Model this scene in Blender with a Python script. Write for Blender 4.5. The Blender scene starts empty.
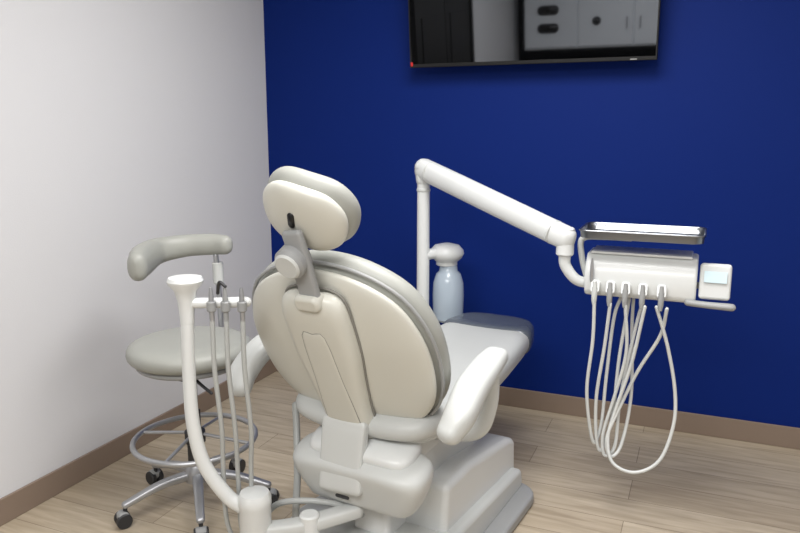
import bpy, bmesh, math, random
from mathutils import Vector, Matrix
random.seed(3)
sc=bpy.context.scene
sc.view_settings.view_transform='Standard'
V=Vector
def s2l(c):
    return tuple(((x/255)/12.92 if x/255<=0.04045 else ((x/255+0.055)/1.055)**2.4) for x in c)
def mat(name,c,rough=.5,metal=0,spec=.5,bump=0,bscale=300,coat=0,trans=0,var=0,emit=0):
    m=bpy.data.materials.new(name); m.use_nodes=True
    nt=m.node_tree; b=nt.nodes['Principled BSDF']
    col=(*s2l(c),1)
    b.inputs['Base Color'].default_value=col
    b.inputs['Roughness'].default_value=rough
    b.inputs['Metallic'].default_value=metal
    b.inputs['Specular IOR Level'].default_value=spec
    b.inputs['Coat Weight'].default_value=coat
    b.inputs['Transmission Weight'].default_value=trans
    tc=nt.nodes.new('ShaderNodeTexCoord')
    if bump:
        n=nt.nodes.new('ShaderNodeTexNoise'); n.inputs['Scale'].default_value=bscale
        bp=nt.nodes.new('ShaderNodeBump'); bp.inputs['Strength'].default_value=bump; bp.inputs['Distance'].default_value=.002
        nt.links.new(tc.outputs['Object'],n.inputs['Vector']); nt.links.new(n.outputs[0],bp.inputs['Height']); nt.links.new(bp.outputs[0],b.inputs['Normal'])
    if emit:
        b.inputs['Emission Color'].default_value=col; b.inputs['Emission Strength'].default_value=emit
    return m

M_left=mat('paint_grey',(211,211,213),.85,bump=.15,bscale=180)
M_blue=mat('paint_blue',(2,33,106),.65,bump=.15,bscale=180,spec=.15)
M_dark=mat('hallway_darkness',(38,39,43),.8)  # dark hallway put into the front wall's colour for the screen's reflection
M_door=mat('door_dark_for_mirror',(20,19,19),.5)  # near-black so the added door mirrors dark in the screen
M_ceil=mat('ceiling_white',(230,230,228),.9)
M_base=mat('vinyl_base_taupe',(134,117,103),.5)
M_shell=mat('shell_warm_white',(203,202,193),.34,coat=.12)
M_seam=mat('seam_groove_shade',(128,126,120),.6)  # raised tubes drawn as grooves, their shade put into the colour
M_white=mat('plastic_white',(215,217,216),.32,coat=.15)
M_cush=mat('upholstery_grey',(157,158,152),.45,bump=.2,bscale=500)
M_seat=mat('seat_upholstery_light',(188,190,188),.42,bump=.15,bscale=500)
M_lgrey=mat('plastic_light_grey',(196,198,196),.4)
M_grey=mat('plastic_grey',(150,151,151),.45)
M_dgrey=mat('rubber_dark',(45,45,47),.5)
M_black=mat('black_plastic',(14,14,15),.35)
M_screen=mat('tv_glass',(104,106,110),.03,metal=1)
M_steel=mat('stainless',(150,153,158),.28,metal=1)
M_chrome=mat('cast_aluminium',(176,177,180),.38,metal=.7)
M_hose=mat('hose_grey',(172,174,172),.4)
M_hosel=mat('hose_light',(202,204,202),.4)
M_toe=mat('toe_cover_vinyl',(86,92,101),.25,coat=.4)
M_bottle=mat('bottle_frost',(206,220,232),.22,trans=.35,coat=.3)
M_cyan=mat('display_cyan',(205,225,232),.3,emit=.1)
M_red=mat('sticker_red',(190,30,30),.5)
M_cab=mat('cabinet_white',(228,232,236),.5)

def wood():
    m=bpy.data.materials.new('wood_plank_floor'); m.use_nodes=True; nt=m.node_tree; b=nt.nodes['Principled BSDF']
    L=nt.links.new; N=nt.nodes.new
    tc=N('ShaderNodeTexCoord')
    br=N('ShaderNodeTexBrick'); br.inputs['Scale'].default_value=1
    br.inputs['Brick Width'].default_value=1.22; br.inputs['Row Height'].default_value=.18
    br.inputs['Mortar Size'].default_value=.0014; br.offset=.37
    br.inputs['Color1'].default_value=(*s2l((191,178,157)),1); br.inputs['Color2'].default_value=(*s2l((176,162,141)),1)
    br.inputs['Mortar'].default_value=(*s2l((126,112,95)),1); br.inputs['Bias'].default_value=0
    L(tc.outputs['Object'],br.inputs['Vector'])
    mp=N('ShaderNodeMapping'); mp.inputs['Scale'].default_value=(2.2,22,1); L(tc.outputs['Object'],mp.inputs['Vector'])
    n=N('ShaderNodeTexNoise'); n.inputs['Scale'].default_value=1.6; n.inputs['Detail'].default_value=8; n.inputs['Distortion'].default_value=.6
    L(mp.outputs[0],n.inputs['Vector'])
    r=N('ShaderNodeValToRGB'); r.color_ramp.elements[0].position=.3; r.color_ramp.elements[0].color=(.70,.67,.63,1)
    r.color_ramp.elements[1].position=.65; r.color_ramp.elements[1].color=(1.04,1.04,1.04,1); L(n.outputs[0],r.inputs[0])
    mx=N('ShaderNodeMix'); mx.data_type='RGBA'; mx.blend_type='MULTIPLY'; mx.inputs[0].default_value=.85
    L(br.outputs['Color'],mx.inputs[6]); L(r.outputs[0],mx.inputs[7]); L(mx.outputs[2],b.inputs['Base Color'])
    b.inputs['Roughness'].default_value=.36
    return m
M_floor=wood()

# ---------- helpers
class G:
    def __init__(s,name,loc,rotz=0,parent=None):
        e=bpy.data.objects.new(name,None); sc.collection.objects.link(e); e.location=loc; e.rotation_euler=(0,0,rotz)
        e.empty_display_size=.1; s.o=e; s.loc=V(loc); s.rotz=rotz
        if parent:
            e.parent=parent.o
            e.matrix_parent_inverse=(Matrix.Translation(parent.loc)@Matrix.Rotation(parent.rotz,4,'Z')).inverted()
def mk(name,verts,faces,m,g=None,smooth=True,bevel=0,bseg=3):
    vs=[V(v) for v in verts]
    mn=V((min(v.x for v in vs),min(v.y for v in vs),min(v.z for v in vs))); mxx=V((max(v.x for v in vs),max(v.y for v in vs),max(v.z for v in vs)))
    c=(mn+mxx)/2
    me=bpy.data.meshes.new(name); me.from_pydata([v-c for v in vs],[],faces); me.update()
    bm=bmesh.new(); bm.from_mesh(me); bmesh.ops.recalc_face_normals(bm,faces=bm.faces); bm.to_mesh(me); bm.free()
    me.materials.append(m)
    if smooth: me.polygons.foreach_set('use_smooth',[True]*len(me.polygons))
    o=bpy.data.objects.new(name,me); sc.collection.objects.link(o)
    if g: o.parent=g.o; o.location=c-g.loc
    else: o.location=c
    if bevel:
        b=o.modifiers.new('b','BEVEL'); b.width=bevel; b.segments=bseg; b.limit_method='ANGLE'; b.angle_limit=.6
        w=o.modifiers.new('w','WEIGHTED_NORMAL')
    return o
def box(name,c,d,m,g=None,bevel=.004,rot=None,smooth=True):
    vs=[];R=rot or Matrix.Identity(3)
    for x in(-.5,.5):
        for y in(-.5,.5):
            for z in(-.5,.5): vs.append(V(c)+R@V((x*d[0],y*d[1],z*d[2])))
    f=[(0,1,3,2),(4,6,7,5),(0,4,5,1),(2,3,7,6),(0,2,6,4),(1,5,7,3)]
    return mk(name,vs,f,m,g,smooth=bevel>0,bevel=bevel)
def prism(name,pts,a,b,n,t0,t1,m,g,bevel=.01,o0=(0,0,0),bseg=4):
    a,b,n,o0=V(a),V(b),V(n),V(o0); k=len(pts)
    vs=[o0+a*p[0]+b*p[1]+n*t0 for p in pts]+[o0+a*p[0]+b*p[1]+n*t1 for p in pts]
    f=[tuple(range(k)),tuple(range(2*k-1,k-1,-1))]+[(i,(i+1)%k,k+(i+1)%k,k+i) for i in range(k)]
    return mk(name,vs,f,m,g,bevel=bevel,bseg=bseg)
def cr(P,n=8,closed=False):
    P=[V(p) for p in P]; out=[]; k=len(P)
    rng=range(k if closed else k-1)
    for i in rng:
        if closed: p0,p1,p2,p3=P[(i-1)%k],P[i],P[(i+1)%k],P[(i+2)%k]
        else: p0=P[i-1] if i>0 else P[0]*2-P[1]; p1=P[i]; p2=P[i+1]; p3=P[i+2] if i+2<k else P[-1]*2-P[-2]
        for j in range(n):
            t=j/n; out.append(.5*((2*p1)+(-p0+p2)*t+(2*p0-5*p1+4*p2-p3)*t*t+(-p0+3*p1-3*p2+p3)*t**3))
    if not closed: out.append(P[-1].copy())
    return out
def sweep(name,pts,rad,m,g,sub=8,seg=20,up=None,pw=2.0,cap=True,smoothp=True,closed=False):
    if not isinstance(rad,(list,)): rad=[rad]*len(pts)
    rad=[(r,r) if not isinstance(r,tuple) else r for r in rad]
    if smoothp:
        P=cr(pts,sub,closed); Rr=cr([(r[0],r[1],0) for r in rad],sub,closed); R=[(r.x,r.y) for r in Rr]
    else: P=[V(p) for p in pts]; R=rad
    n=len(P); rings=[]
    T=[]
    for i in range(n):
        if closed: t=P[(i+1)%n]-P[i-1]
        else: t=(P[min(i+1,n-1)]-P[max(i-1,0)])
        T.append(t.normalized())
    if up is None:
        s=T[0].cross(V((0,0,1)));
        if s.length<.2: s=T[0].cross(V((0,1,0)))
        s.normalize()
    def ring(c,s,nn,a,b):
        r=[]
        for k in range(seg):
            an=2*math.pi*k/seg; cx,sx=math.cos(an),math.sin(an)
            x=math.copysign(abs(cx)**(2/pw),cx); y=math.copysign(abs(sx)**(2/pw),sx)
            r.append(c+s*(x*a)+nn*(y*b))
        return r
    fr=[]
    for i in range(n):
        if up is not None: s=T[i].cross(V(up)).normalized()
        elif i>0:
            q=T[i-1].rotation_difference(T[i]); s=(q@s).normalized()
        nn=s.cross(T[i]).normalized(); fr.append((s.copy(),nn))
    if cap and not closed:
        a,b=R[0]; h=min(a,b)
        for k in range(4): 
            an=math.pi/2*(1-k/4)*.97; rings.append(ring(P[0]-T[0]*h*math.sin(an),*fr[0],a-h+h*math.cos(an),b-h+h*math.cos(an)))
    for i in range(n): rings.append(ring(P[i],*fr[i],*R[i]))
    if cap and not closed:
        a,b=R[-1]; h=min(a,b)
        for k in range(1,5):
            an=math.pi/2*(k/4)*.97; rings.append(ring(P[-1]+T[-1]*h*math.sin(an),*fr[-1],a-h+h*math.cos(an),b-h+h*math.cos(an)))
    vs=[v for r in rings for v in r]; f=[]; nr=len(rings)
    for i in range(nr if closed else nr-1):
        for k in range(seg):
            j=(i+1)%nr; f.append((i*seg+k,i*seg+(k+1)%seg,j*seg+(k+1)%seg,j*seg+k))
    if not closed: f.append(tuple(range(seg))[::-1]); f.append(tuple((nr-1)*seg+k for k in range(seg)))
    return mk(name,vs,f,m,g)
def lathe(name,c,prof,m,g,axis=(0,0,1),seg=40):
    c=V(c); z=V(axis).normalized(); x=z.cross(V((0,1,0)));
    if x.length<.1: x=z.cross(V((1,0,0)))
    x.normalize(); y=z.cross(x); vs=[];f=[];n=len(prof)
    for r,h in prof:
        for k in range(seg):
            a=2*math.pi*k/seg; vs.append(c+z*h+x*(max(r,1e-4)*math.cos(a))+y*(max(r,1e-4)*math.sin(a)))
    for i in range(n-1):
        for k in range(seg): f.append((i*seg+k,i*seg+(k+1)%seg,(i+1)*seg+(k+1)%seg,(i+1)*seg+k))
    f.append(tuple(range(seg))); f.append(tuple((n-1)*seg+k for k in range(seg)))
    o=mk(name,vs,f,m,g); 
    e=o.modifiers.new('e','EDGE_SPLIT'); e.split_angle=.7
    return o
def cyl(name,a,b,r,m,g,ch=.004):
    a,b=V(a),V(b); L=(b-a).length
    return lathe(name,a,[(r-ch,0),(r,ch),(r,L-ch),(r-ch,L)],m,g,axis=(b-a))
def pad(name,o,A,B,C,out,th,m,g,p=3.2,bend=None,rings=14,q=2.2):
    o,A,B,C=V(o),V(A),V(B),V(C)
    cu=sum(x[0] for x in out)/len(out); cv=sum(x[1] for x in out)/len(out); k=len(out)
    S=[math.sin(math.pi/2*i/rings) for i in range(1,rings+1)]
    def pt(u,v,w):
        if bend: w+=bend(u,v)
        return o+A*u+B*v+C*w
    vs=[pt(cu,cv,th/2)]
    for s in S:
        w=th/2*max(0,(1-s**p))**(1/q)
        for u,v in out: vs.append(pt(cu+(u-cu)*s,cv+(v-cv)*s,w))
    for s in reversed(S[:-1]):
        w=-th/2*max(0,(1-s**p))**(1/q)
        for u,v in out: vs.append(pt(cu+(u-cu)*s,cv+(v-cv)*s,w))
    vs.append(pt(cu,cv,-th/2)); R=2*rings-1; f=[]
    for j in range(k): f.append((0,1+j,1+(j+1)%k))
    for i in range(R-1):
        for j in range(k): f.append((1+i*k+j,1+(i+1)*k+j,1+(i+1)*k+(j+1)%k,1+i*k+(j+1)%k))
    last=len(vs)-1
    for j in range(k): f.append((1+(R-1)*k+j,last,1+(R-1)*k+(j+1)%k))
    return mk(name,vs,f,m,g)
def sym(right,n=6):
    pts=[V((u,v,0)) for u,v in right]+[V((-u,v,0)) for u,v in reversed(right) if u>1e-6]
    return [(p.x,p.y) for p in cr(pts,n,True)]
def scl(out,s,cy=None):
    cv=sum(x[1] for x in out)/len(out) if cy is None else cy
    return [(u*s,cv+(v-cv)*s) for u,v in out]
def rrect(w,h,r,n=6):
    o=[]
    for cx,cy,a0 in((w/2-r,h/2-r,0),(-w/2+r,h/2-r,90),(-w/2+r,-h/2+r,180),(w/2-r,-h/2+r,270)):
        for i in range(n+1):
            a=math.radians(a0+90*i/n); o.append((cx+r*math.cos(a),cy+r*math.sin(a)))
    return o

# ---------- room
XL,XR,YF,YB,H=-2.40,2.0,-2.6,3.70,2.75
def wall(name,c,d,m): return box(name,c,d,m,None,bevel=0,smooth=False)
wall('floor',((XL+XR)/2,(YF+YB)/2,-.05),(XR-XL+.2,YB-YF+.2,.1),M_floor)
wall('ceiling',((XL+XR)/2,(YF+YB)/2,H+.05),(XR-XL+.2,YB-YF+.2,.1),M_ceil)
wall('wall_left',(XL-.05,(YF+YB)/2,H/2),(.1,YB-YF+.2,H),M_left)
wall('wall_right',(XR+.05,(YF+YB)/2,H/2),(.1,YB-YF+.2,H),M_left)
wall('wall_back',((XL+XR)/2,YB+.05,H/2),(XR-XL,.1,H),M_blue)
wall('wall_front',((XL+XR)/2,YF-.05,H/2),(XR-XL,.1,H),M_dark)
bh=.105
box('baseboard_left',(XL+.006,(1.2+YB)/2,bh/2),(.012,YB-1.2,bh),M_base,bevel=.003)
box('baseboard_back',((XL+XR)/2,YB-.006,bh/2),(XR-XL,.012,bh),M_base,bevel=.003)
box('baseboard_right',(XR-.006,(YF+YB)/2,bh/2),(.012,YB-YF,bh),M_base,bevel=.003)
d1=G('door_1',(XL+.02,.38,0))  # out-of-view door, added to give the screen something dark to reflect
for i,y in enumerate((.0,.76)):
    box('leaf_%d'%i,(XL+.02,y,1.2),(.04,.75,2.4),M_door,d1,bevel=.003)
    for j,z in enumerate((.55,1.55)): box('panel_%d%d'%(i,j),(XL+.043,y,z),(.008,.5,.75),M_door,d1,bevel=.003)
box('frame_a',(XL+.03,-.41,1.22),(.06,.06,2.44),M_door,d1); box('frame_b',(XL+.03,1.17,1.22),(.06,.06,2.44),M_door,d1)
box('frame_c',(XL+.03,.38,2.46),(.06,1.64,.06),M_door,d1)

# ---------- television
tv=G('wall_mounted_television',(-.848,3.62,2.16))
th=math.radians(5.5); Rt=Matrix.Rotation(th,3,'X')
W,Hh=1.205,.70; pc=V((-.848,3.600,1.798))+Rt@V((0,0,Hh/2))
box('bezel',pc,(W,.035,Hh),M_black,tv,bevel=.004,rot=Rt)
box('screen_glass',pc+Rt@V((0,-.0178,.006)),(W-.016,.002,Hh-.026),M_screen,tv,bevel=0,rot=Rt)
box('chin_logo',pc+Rt@V((.50,-.0182,-Hh/2+.007)),(.03,.001,.005),M_grey,tv,bevel=0,rot=Rt)
box('sticker',pc+Rt@V((-W/2+.012,-.019,-Hh/2+.018)),(.012,.001,.02),M_red,tv,bevel=0,rot=Rt)
box('rear_housing',pc+Rt@V((0,.03,-.05)),(.8,.03,.4),M_black,tv,bevel=.01,rot=Rt)
box('mount_plate',(-.848,3.688,2.16),(.5,.02,.3),M_black,tv)
box('mount_arm',(-.848,3.655,2.16),(.4,.06,.12),M_black,tv)

# ---------- wall cabinets behind the camera (seen mirrored in the screen)
cab=G('supply_cabinet',(-1.25,-2.4,1.6))
box('carcass',(-1.25,-2.4,1.89),(1.96,.38,1.12),M_cab,cab)
for i in range(3):
    x=-1.9+i*.65
    box('door_%d'%i,(x,-2.2,1.89),(.63,.02,1.08),M_cab,cab,bevel=.006)
    if i: 
        box('handle_%d'%i,(x+(.25 if i==1 else -.25),-2.18,1.6),(.014,.02,.14),M_chrome,cab)
for i in range(3):
    prism('dispenser_slot_%d'%i,rrect(.26,.11,.054),(1,0,0),(0,0,1),(0,1,0),0,.012,M_black,cab,bevel=0,o0=(-1.93,-2.19,1.58+i*.21))
prism('round_slot',rrect(.1,.1,.049),(1,0,0),(0,0,1),(0,1,0),0,.012,M_black,cab,bevel=0,o0=(-1.35,-2.19,1.64))
box('countertop',(-1.25,-2.3,.92),(1.96,.58,.04),M_grey,cab)
box('base_unit',(-1.25,-2.32,.45),(1.96,.54,.9),M_cab,cab)

# ---------- ceiling lights
def panel(i,x,y,w,d,p):
    g=G('ceiling_light_panel' if i==0 else 'ceiling_light_panel.%03d'%i,(x,y,H-.02))
    for nm,c,dd in(('frame_a',(x-w/2,y,H-.012),(.03,d+.03,.024)),('frame_b',(x+w/2,y,H-.012),(.03,d+.03,.024)),('frame_c',(x,y-d/2,H-.012),(w+.03,.03,.024)),('frame_d',(x,y+d/2,H-.012),(w+.03,.03,.024))):
        box(nm,c,dd,M_white,g,bevel=0)
    l=bpy.data.lights.new('panel_lamp','AREA'); l.shape='RECTANGLE'; l.size=w-.03; l.size_y=d-.03; l.energy=p; l.color=(1,.99,.98)
    o=bpy.data.objects.new('lamp',l); sc.collection.objects.link(o); o.parent=g.o; o.location=(0,0,.005)
panel(0,-.6,2.0,1.2,1.2,60)
panel(1,-.6,-.5,1.8,1.2,94)
panel(2,1.2,.8,1.2,1.2,20)
w=bpy.data.worlds.new('w'); sc.world=w; w.use_nodes=True; w.node_tree.nodes['Background'].inputs[0].default_value=(.5,.5,.5,1); w.node_tree.nodes['Background'].inputs[1].default_value=.3

# ---------- dental chair  (built square, then the whole chair is turned a few degrees)
CX=-.98
ch=G('dental_chair',(CX,2.03,0),math.radians(-6))
ra=math.radians(26)
B0=V((CX-.012,2.04,.565)); U=V((0,-math.sin(ra),math.cos(ra))); Nn=V((0,-math.cos(ra),-math.sin(ra))); X=V((1,0,0))
def BP(u,v,w): return B0+X*u+U*v+Nn*w
back=sym([(0,-.0),(.13,.0),(.24,.035),(.31,.13),(.334,.26),(.322,.39),(.26,.51),(.14,.585),(0,.61)])
bend=lambda u,v:-.12*u*u-.05*max(0,v-.35)
pad('back_cushion',BP(0,0,-.05),X,U,Nn,back,.12,M_cush,ch,p=6,bend=bend)
shell=scl(back,.95)
pad('back_shell',BP(0,0,.012),X,U,Nn,shell,.06,M_shell,ch,p=4,bend=bend)
sweep('back_seam_piping',[tuple(BP(u,v,-.008+bend(u,v))) for u,v in scl(back,.985)[::3]],.006,M_grey,ch,sub=2,seg=8,closed=True)
spine=sym([(0,-.03),(.07,-.03),(.082,.0),(.084,.10),(.096,.22),(.11,.33),(.110,.44),(.100,.52),(.06,.55),(0,.55)])
pad('spine_cover',BP(0,0,.055),X,U,Nn,spine,.08,M_shell,ch,p=10,bend=lambda u,v:-.8*u*u)
inset=sym([(0,-.0),(.058,-.0),(.06,.10),(.05,.25),(.04,.42),(.0,.43)],3)
pad('spine_inset',BP(0,0,.094),X,U,Nn,inset,.008,M_shell,ch,p=14,bend=lambda u,v:-.8*u*u)
sweep('spine_seam',[tuple(BP(u,v,.043+bend(u,v))) for u,v in scl(spine,1.01)[::2]],.0045,M_seam,ch,sub=2,seg=8,closed=True)
sweep('spine_inset_seam',[tuple(BP(u,v,.0945-.8*u*u)) for u,v in inset],.0014,M_seam,ch,sub=1,seg=6,closed=True)
l0=BP(-.0,.055,.088)
sweep('back_link_cover',[l0,(CX-.012,1.93,.545),(CX-.01,1.915,.47),(CX-.005,1.895,.375)],[(.08,.02),(.079,.022),(.078,.022),(.078,.02)],M_lgrey,ch,up=(0,-1,0),pw=7,seg=32)
# headrest
hc=BP(.024,.772,-.01); rh=math.radians(31)
Uh=V((0,-math.sin(rh),math.cos(rh))); Nh=V((0,-math.cos(rh),-math.sin(rh)))
roll=math.radians(17)
Xh=X*math.cos(roll)-Uh*math.sin(roll); Uh2=Uh*math.cos(roll)+X*math.sin(roll)
head=sym([(0,-.112),(.07,-.106),(.123,-.067),(.142,0),(.128,.06),(.078,.105),(0,.115)])
hb=lambda u,v:-1.2*u*u-.5*v*v
pad('headrest_cushion',hc-Nh*.03,Xh,Uh2,Nh,head,.08,M_cush,ch,p=5,bend=hb)
pad('headrest_shell',hc+Nh*.015,Xh,Uh2,Nh,scl(head,.92),.05,M_shell,ch,p=5,bend=hb)
prism('headrest_slot',rrect(.02,.05,.009),Xh,Uh2,Nh,.0,.006,M_black,ch,bevel=0,o0=hc+Nh*.037+Uh*.012-X*.014)
sweep('headrest_bar',[BP(0.024,.46,.08),BP(0.022,.56,.07),BP(0.017,.68,.055),BP(0.01,.745,.045)],[(.032,.012)]*4,M_grey,ch,up=Nn,pw=5)
cyl('headrest_knob_body',BP(0,.672,.03),BP(0,.672,.095),.047,M_grey,ch,ch=.01)
cyl('headrest_knob_cap',BP(0,.672,.09),BP(0,.672,.102),.040,M_lgrey,ch,ch=.006)
prism('headrest_bar_socket',rrect(.085,.05,.02),X,U,Nn,.05,.10,M_shell,ch,bevel=.012,o0=BP(.017,.54,0))
# seat
seat=[(.0,-.085),(.16,-.085),(.25,-.04),(.28,.10),(.28,.35),(.26,.6),(.225,.9),(.20,1.10),(.165,1.19),(.085,1.225),(0,1.23)]
seato=sym(seat)
def sbend(u,v):
    return .02*math.cos((v)*3.0)+.03*v+.25*u*u
S0=V((CX,2.03,.545))
pad('seat_cushion',S0,(1,0,0),(0,1,0),(0,0,1),seato,.12,M_seat,ch,p=9,bend=sbend)
pad('seat_underpan',S0-V((0,0,.045)),(1,0,0),(0,1,0),(0,0,1),scl(seato,.93),.06,M_lgrey,ch,p=9,bend=sbend)
toe=sym([(0,1.01),(.15,1.01),(.208,1.03),(.206,1.10),(.172,1.20),(.09,1.24),(0,1.245)])
pad('toe_cover',S0+V((0,0,.002)),(1,0,0),(0,1,0),(0,0,1),toe,.132,M_toe,ch,p=10,bend=sbend)
for s,n in((1,'right'),(-1,'left')):
    x=CX+s*(.388 if s>0 else .405)
    k=.03 if s<0 else -.01
    sweep('armrest_'+n,[(x+s*(k-.015),1.91,.63),(x+s*(k-.0),1.95,.675),(x+s*k*.6,2.02,.73),(x,2.12,.77),(x-s*.0,2.20,.785)],[(.038,.033),(.047,.04),(.050,.038),(.047,.032),(.040,.028)],M_lgrey,ch,up=(0,0,1),pw=2.8)
    sweep('armrest_post_'+n,[(x-s*.01,2.19,.75),(x-s*.015,2.19,.62),(x-s*.06,2.19,.52),(x-s*.20,2.19,.49)],[(.028,.018)]*4,M_lgrey,ch,up=(0,1,0.01))
# rear casting
cast=sym([(0,-.09),(.165,-.09),(.205,-.07),(.246,.03),(.222,.075),(.115,.09),(0,.09)])
pad('back_pivot_casting',(CX+.024,1.98,.395),(1,0,0),(0,-.30,.954),(0,-.954,-.30),cast,.17,M_lgrey,ch,p=9)
pad('back_pivot_upper',(CX+.024,2.0,.455),(1,0,0),(0,-.30,.954),(0,-.954,-.30),scl(cast,.78,0),.16,M_white,ch,p=9)
prism('casting_badge',rrect(.05,.012,.005),(1,0,0),(0,-.30,.954),(0,-.954,-.30),0,.004,M_dgrey,ch,bevel=0,o0=(CX+.0,1.893,.345))
box('seat_frame',(CX,2.4,.46),(.36,.75,.07),M_lgrey,ch,bevel=.015)
def yz(name,pts,x0,x1,m,bev=.015): return prism(name,pts,(0,1,0),(0,0,1),(1,0,0),x0,x1,m,ch,bevel=bev)
yz('lift_arm',[(1.98,.38),(2.25,.45),(2.75,.22),(2.75,.10),(2.5,.1)],CX-.12,CX+.16,M_lgrey)
box('lift_column',(CX+.03,2.08,.22),(.14,.14,.36),M_white,ch,bevel=.02)
yz('base_upper_cover',[(2.12,.05),(2.80,.05),(2.82,.10),(2.81,.235),(2.74,.26),(2.35,.32),(2.15,.32)],CX-.24,CX+.25,M_white,.025)
yz('base_lower_cover',[(1.95,.03),(2.78,.03),(2.81,.05),(2.79,.12),(2.0,.17),(1.95,.15)],CX-.28,CX+.29,M_lgrey,.02)
prism('base_plate',rrect(.70,1.09,.1),(1,0,0),(0,1,0),(0,0,1),0,.045,M_grey,ch,bevel=.012,o0=(CX+.01,2.275,0))

# ---------- delivery unit
dl=G('dental_delivery_unit',(-1.23,3.22,0))
px,py=-1.225,3.2
lathe('floor_foot',(px,py,0),[(.09,0),(.09,.02),(.05,.035),(.03,.04)],M_lgrey,dl)
cyl('support_post',(px,py,.03),(px,py,1.27),.030,M_white,dl)
lathe('post_collar',(px,py,1.2),[(.031,0),(.033,.003),(.033,.012),(.031,.015)],M_lgrey,dl)
A0=V((px,py,1.305)); A1=V((-.485,2.80,1.08))
dA=(A1-A0).normalized()
sweep('pivot_cap',[A0+V((0,0,-.05)),A0+V((0,0,.0)),A0+V((0,0,.005))],[.036,.042,.044],M_white,dl)
sweep('flex_arm',[A0-dA*.0,A0+dA*.25,A0+dA*.6,A1],[(.042,.05),(.042,.05),(.042,.048),(.04,.046)],M_white,dl,up=(0,0,1),pw=2.6)
cyl('arm_seam_ring',A0+dA*.05,A0+dA*.056,.051,M_lgrey,dl,ch=.001)
cyl('arm_end_ring',A1-dA*.06,A1-dA*.054,.049,M_lgrey,dl,ch=.001)
cyl('arm_end_hub',A1+V((.0,0,-.07)),A1+V((.0,0,.04)),.034,M_white,dl,ch=.006)
sweep('lower_elbow',[A1+V((-.0,0,-.06)),A1+V((.005,0,-.11)),A1+V((.05,.01,-.165)),(-.37,2.83,.905),(-.33,2.84,.90)],[.024,.022,.021,.021,.021],M_white,dl)
sweep('tray_post',[(-.405,2.84,.93),(-.425,2.84,1.0),(-.425,2.84,1.075),(-.33,2.84,1.085),(-.25,2.84,1.085)],.012,M_lgrey,dl)
hx0,hx1=-.40,-.005
hb_=[(2.755,.885),(2.77,.87),(2.93,.87),(2.95,.89),(2.95,1.01),(2.93,1.03),(2.80,1.03),(2.765,1.0),(2.745,.955)]
prism('control_head_body',hb_,(0,1,0),(0,0,1),(1,0,0),hx0,hx1,M_white,dl,bevel=.016)
box('control_head_lid',(-.205,2.86,1.033),(.36,.15,.01),M_white,dl,bevel=.004)
hx=[-.355,-.30,-.245,-.185,-.12]
for i,x in enumerate(hx):
    prism('holder_%d'%i,rrect(.034,.05,.012),(1,0,0),(0,.35,.936),(0,-.936,.35),0,.03,M_white,dl,bevel=.004,o0=(x,2.752,.905))
    lathe('instrument_%d'%i,(x,2.715,.845),[(.006,0),(.010,.02),(.011,.05),(.008,.07),(.007,.09)],M_grey if i else M_lgrey,dl,axis=(0,.05,1))
    lathe('slot_ring_%d'%i,(x,2.72,.905),[(.004,0),(.010,.002),(.010,.005),(.004,.006)],M_dgrey,dl,axis=(0,-.9,.4))
lathe('syringe',(-.37,2.735,.93),[(.006,0),(.008,.02),(.006,.07),(.003,.09)],M_chrome,dl,axis=(.0,-.1,1))
sweep('handle',[(-.03,2.76,.875),(.03,2.745,.875),(.10,2.74,.875),(.115,2.74,.875)],[(.014,.012),(.014,.012),(.016,.013),(.016,.013)],M_grey,dl)
box('touchpad_body',(.055,2.78,.955),(.105,.035,.13),M_white,dl,bevel=.012,rot=Matrix.Rotation(-.15,3,'X'))
box('touchpad_display',(.055,2.759,.975),(.075,.003,.04),M_cyan,dl,bevel=0,rot=Matrix.Rotation(-.15,3,'X'))
sweep('touchpad_bracket',[(-.02,2.82,.93),(.03,2.81,.93)],.012,M_grey,dl)
tr=rrect(.43,.25,.035,8)
o0=V((-.205,2.83,.005))
vs=[];fs=[]
prof=[(0.90,1.093),(.97,1.096),(.99,1.118),(1.0,1.122),(1.035,1.122),(1.035,1.117),(1.0,1.116),(.985,1.092),(.9,1.089)]
for s,z in prof:
    for u,v in tr: vs.append(o0+V((u*(1-(1-s)*.6),v*s,z)))
k=len(tr)
for i in range(len(prof)-1):
    for j in range(k): fs.append((i*k+j,i*k+(j+1)%k,(i+1)*k+(j+1)%k,(i+1)*k+j))
fs.append(tuple(range(k))); fs.append(tuple((len(prof)-1)*k+j for j in range(k)))
mk('instrument_tray',vs,fs,M_steel,dl)
def q0(p,y,Y,t): return (-.40+.025*t+(p-588)*.0036,Y,.866-(y-297)*.0038)
HS=[[(601,300),(594,340),(590,390),(594,430),(600,452),(606,430),(608,380),(612,320),(618,297)],
    [(617,300),(606,345),(600,400),(602,445),(608,458),(617,420),(620,360),(626,300)],
    [(632,300),(628,350),(618,400),(609,440),(612,462),(622,450),(624,400),(634,330),(640,300)],
    [(651,300),(634,360),(621,410),(615,440),(622,463),(645,469),(668,455),(679,420),(678,385),(668,340),(655,300)],
    [(672,300),(660,330),(640,370),(624,410),(614,440),(618,460),(628,450),(634,400),(630,330),(630,300)]]
for i,hp in enumerate(HS):
    n=len(hp)
    P=[q0(a,b,2.715+(.10 if i!=3 else .03)*j/(n-1)+.01*i*math.sin(j)*(0 if j==0 else 1),min(1,j)) for j,(a,b) in enumerate(hp)]
    sweep('hose_%d'%i,P,.0066,M_hosel,dl,sub=10,seg=12)
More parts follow.
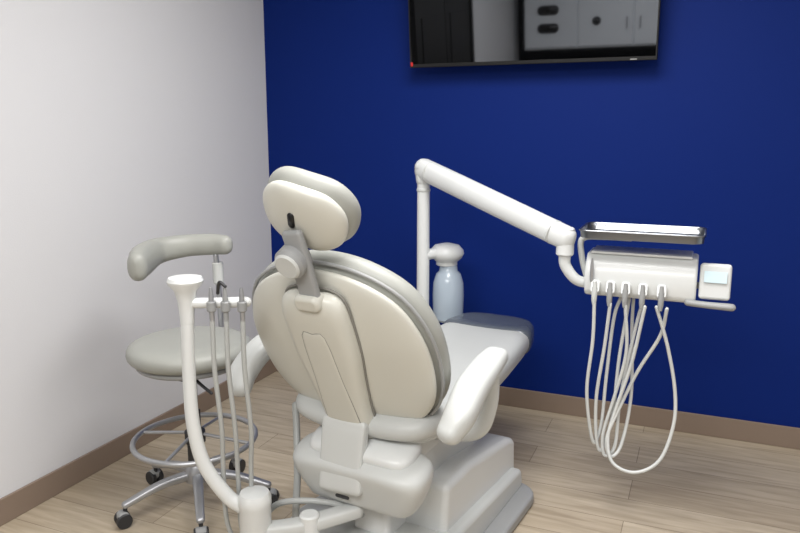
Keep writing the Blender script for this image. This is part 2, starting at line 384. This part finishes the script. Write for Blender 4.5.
# water bottle
bx,by=-1.13,3.30
lathe('bottle',(bx,by,.56),[(.06,0),(.072,.012),(.075,.05),(.077,.13),(.074,.19),(.060,.235),(.045,.25),(.042,.28)],M_bottle,dl)
lathe('bottle_cap',(bx-.01,by,.835),[(.045,0),(.052,.005),(.052,.02),(.075,.04),(.084,.06),(.080,.078),(.06,.10),(.02,.11)],M_white,dl)
sweep('bottle_bracket',[(px,py,.895),(-1.18,3.25,.90),(bx,by,.90)],[(.03,.026)]*3,M_white,dl,up=(0,0,1))
sweep('chair_bracket',[(px,py,.16),(-1.2,3.0,.14),(-1.15,2.85,.06)],[(.03,.02)]*3,M_lgrey,dl,up=(0,0,1))

# ---------- stool
sx,sy=-1.80,2.18
st=G('dental_assistant_stool',(sx,sy,0))
circ=[(math.cos(2*math.pi*i/48),math.sin(2*math.pi*i/48)) for i in range(48)]
pad('stool_seat_cushion',(sx,sy,.652),(1,0,0),(0,1,0),(0,0,1),[(a*.236,b*.236) for a,b in circ],.09,M_cush,st,p=7)
pad('stool_seat_pan',(sx,sy,.605),(1,0,0),(0,1,0),(0,0,1),[(a*.205,b*.205) for a,b in circ],.04,M_grey,st,p=9)
box('seat_mechanism',(sx,sy,.57),(.14,.18,.04),M_dgrey,st,bevel=.008)
sweep('height_lever',[(sx+.03,sy-.04,.565),(sx+.12,sy-.10,.56),(sx+.2,sy-.14,.55)],.006,M_dgrey,st,seg=10)
lathe('gas_lift',(sx,sy,.1),[(.032,0),(.032,.22),(.025,.225),(.025,.30),(.018,.305),(.018,.5)],M_dgrey,st)
lathe('hub',(sx,sy,.10),[(.03,0),(.05,.01),(.05,.06),(.035,.085)],M_chrome,st)
for i in range(5):
    a=math.radians(22+72*i); d=V((math.cos(a),math.sin(a),0)); s=V((sx,sy,0)); t=V((-d.y,d.x,0))
    sweep('leg_%d'%i,[s+d*.03+V((0,0,.135)),s+d*.15+V((0,0,.125)),s+d*.285+V((0,0,.085))],[(.022,.018),(.019,.015),(.016,.012)],M_chrome,st,up=(0,0,1),pw=3)
    cyl('caster_stem_%d'%i,s+d*.285+V((0,0,.055)),s+d*.285+V((0,0,.09)),.008,M_dgrey,st,ch=.001)
    c=s+d*.295+V((0,0,.029))
    cyl('caster_wheel_%da'%i,c-t*.027,c-t*.007,.029,M_dgrey,st,ch=.003)
    cyl('caster_wheel_%db'%i,c+t*.007,c+t*.027,.029,M_dgrey,st,ch=.003)
    cyl('caster_hood_%d'%i,c-t*.02+V((0,0,.012)),c+t*.02+V((0,0,.012)),.022,M_grey,st,ch=.003)
zr=.285
sweep('foot_ring',[(sx+math.cos(2*math.pi*i/24)*.235,sy+math.sin(2*math.pi*i/24)*.235,zr) for i in range(24)],.011,M_chrome,st,sub=3,seg=12,closed=True)
for i in range(4):
    a=math.radians(10+90*i); d=V((math.cos(a),math.sin(a),0))
    sweep('ring_spoke_%d'%i,[V((sx,sy,zr+.02))+d*.03,V((sx,sy,zr+.01))+d*.13,V((sx,sy,zr))+d*.23],.007,M_chrome,st,seg=10)
lathe('ring_hub',(sx,sy,zr-.02),[(.034,0),(.04,.005),(.04,.05),(.034,.055)],M_dgrey,st)
sweep('torso_bar',[(sx+.0,sy+.08,.590),(sx+.0,sy+.18,.585),(sx-.04,sy+.25,.62),(sx-.04,sy+.25,.80),(sx-.04,sy+.24,.98)],.011,M_chrome,st)
cyl('torso_bar_knob',(sx-.04,sy+.25,.86),(sx-.04,sy+.25,.95),.022,M_lgrey,st)
sweep('torso_support_pad',[(-1.925,2.065,.99),(-1.97,2.14,.997),(-2.01,2.27,1.01),(-1.955,2.37,1.02),(-1.86,2.42,1.025),(-1.80,2.43,1.025)],[(.038,.056),(.044,.062),(.042,.052),(.038,.046),(.036,.044),(.032,.04)],M_cush,st,up=(0,0,1),pw=2.3)

# ---------- assistant instrument arm (mounted on the chair)
aa=G('assistant_instrument_arm',(-1.24,1.77,0),0,ch)
lathe('pivot_cylinder',(-1.235,1.76,.0),[(.05,0),(.05,.33),(.052,.335),(.052,.36),(.045,.375),(.01,.38)],M_white,aa)
sweep('curved_pole',[(-1.265,1.75,.32),(-1.315,1.73,.36),(-1.375,1.70,.47),(-1.40,1.69,.60),(-1.405,1.69,.75),(-1.40,1.69,.93)],[.024,.023,.022,.021,.02,.02],M_white,aa)
lathe('pole_top_flare',(-1.40,1.69,.925),[(.021,0),(.022,.03),(.026,.07),(.034,.10),(.05,.118),(.053,.128),(.048,.138),(.02,.142)],M_white,aa)
sweep('holder_bar',[(-1.40,1.69,.985),(-1.33,1.72,.985),(-1.25,1.752,.988),(-1.235,1.758,.988)],[(.016,.016)]*4,M_white,aa,up=(0,0,1))
ends=[(-1.345,1.76,.30),(-1.31,1.79,.26),(-1.27,1.80,.30)]
for i,(t,m_) in enumerate(((.42,M_chrome),(.64,M_grey),(.90,M_chrome))):
    p=V((-1.40,1.69,.985)).lerp(V((-1.225,1.76,.985)),t)+V((.01,-.02,0))
    lathe('holder_clip_%d'%i,p+V((0,0,-.02)),[(.011,0),(.014,.003),(.014,.028),(.011,.031)],M_grey,aa)
    lathe('handpiece_%d'%i,p+V((0,0,-.06)),[(.006,0),(.008,.02),(.008,.08),(.006,.10),(.004,.112)],m_,aa)
    a=V(p+V((0,0,-.05))); e=V(ends[i])
    sweep('suction_hose_%d'%i,[a,a+V((.0,0,-.15)),a+V((.0,.02,-.35)),a.lerp(e,.75)+V((.0,.0,-.03)),e+V((0,0,-.05)),e+V((.03,.02,-.13)),e+V((.09,.06,-.16))],.0075,M_hose,aa,seg=12)
sweep('syringe_lever',[(-1.30,1.71,1.02),(-1.285,1.70,1.055),(-1.265,1.70,1.045)],.005,M_dgrey,aa)
sweep('vacuum_hose',[(-1.26,2.06,.55),(-1.24,2.03,.47),(-1.205,1.97,.35),(-1.19,1.93,.15),(-1.14,1.95,.08)],.012,M_hose,aa,seg=14)
sweep('loop_hose',[(-1.29,1.86,.20),(-1.22,1.86,.285),(-1.12,1.88,.31),(-1.02,1.93,.29),(-.97,1.98,.24)],.010,M_hose,aa,seg=14)
sweep('chair_link',[(-1.235,1.76,.24),(-1.1,1.82,.26),(-.97,1.94,.28)],[(.03,.022)]*3,M_lgrey,aa,up=(0,0,1),pw=4)
cyl('link_knuckle',(-1.08,1.83,.22),(-1.08,1.83,.30),.032,M_white,aa,ch=.005)

# ---------- camera
cd=bpy.data.cameras.new('cam'); cd.lens=726/800*36; cd.sensor_width=36
co=bpy.data.objects.new('camera',cd); sc.collection.objects.link(co)
co.location=(0,0,1.5); co.rotation_euler=(math.radians(90-10.9),0,math.radians(22.8)); sc.camera=co
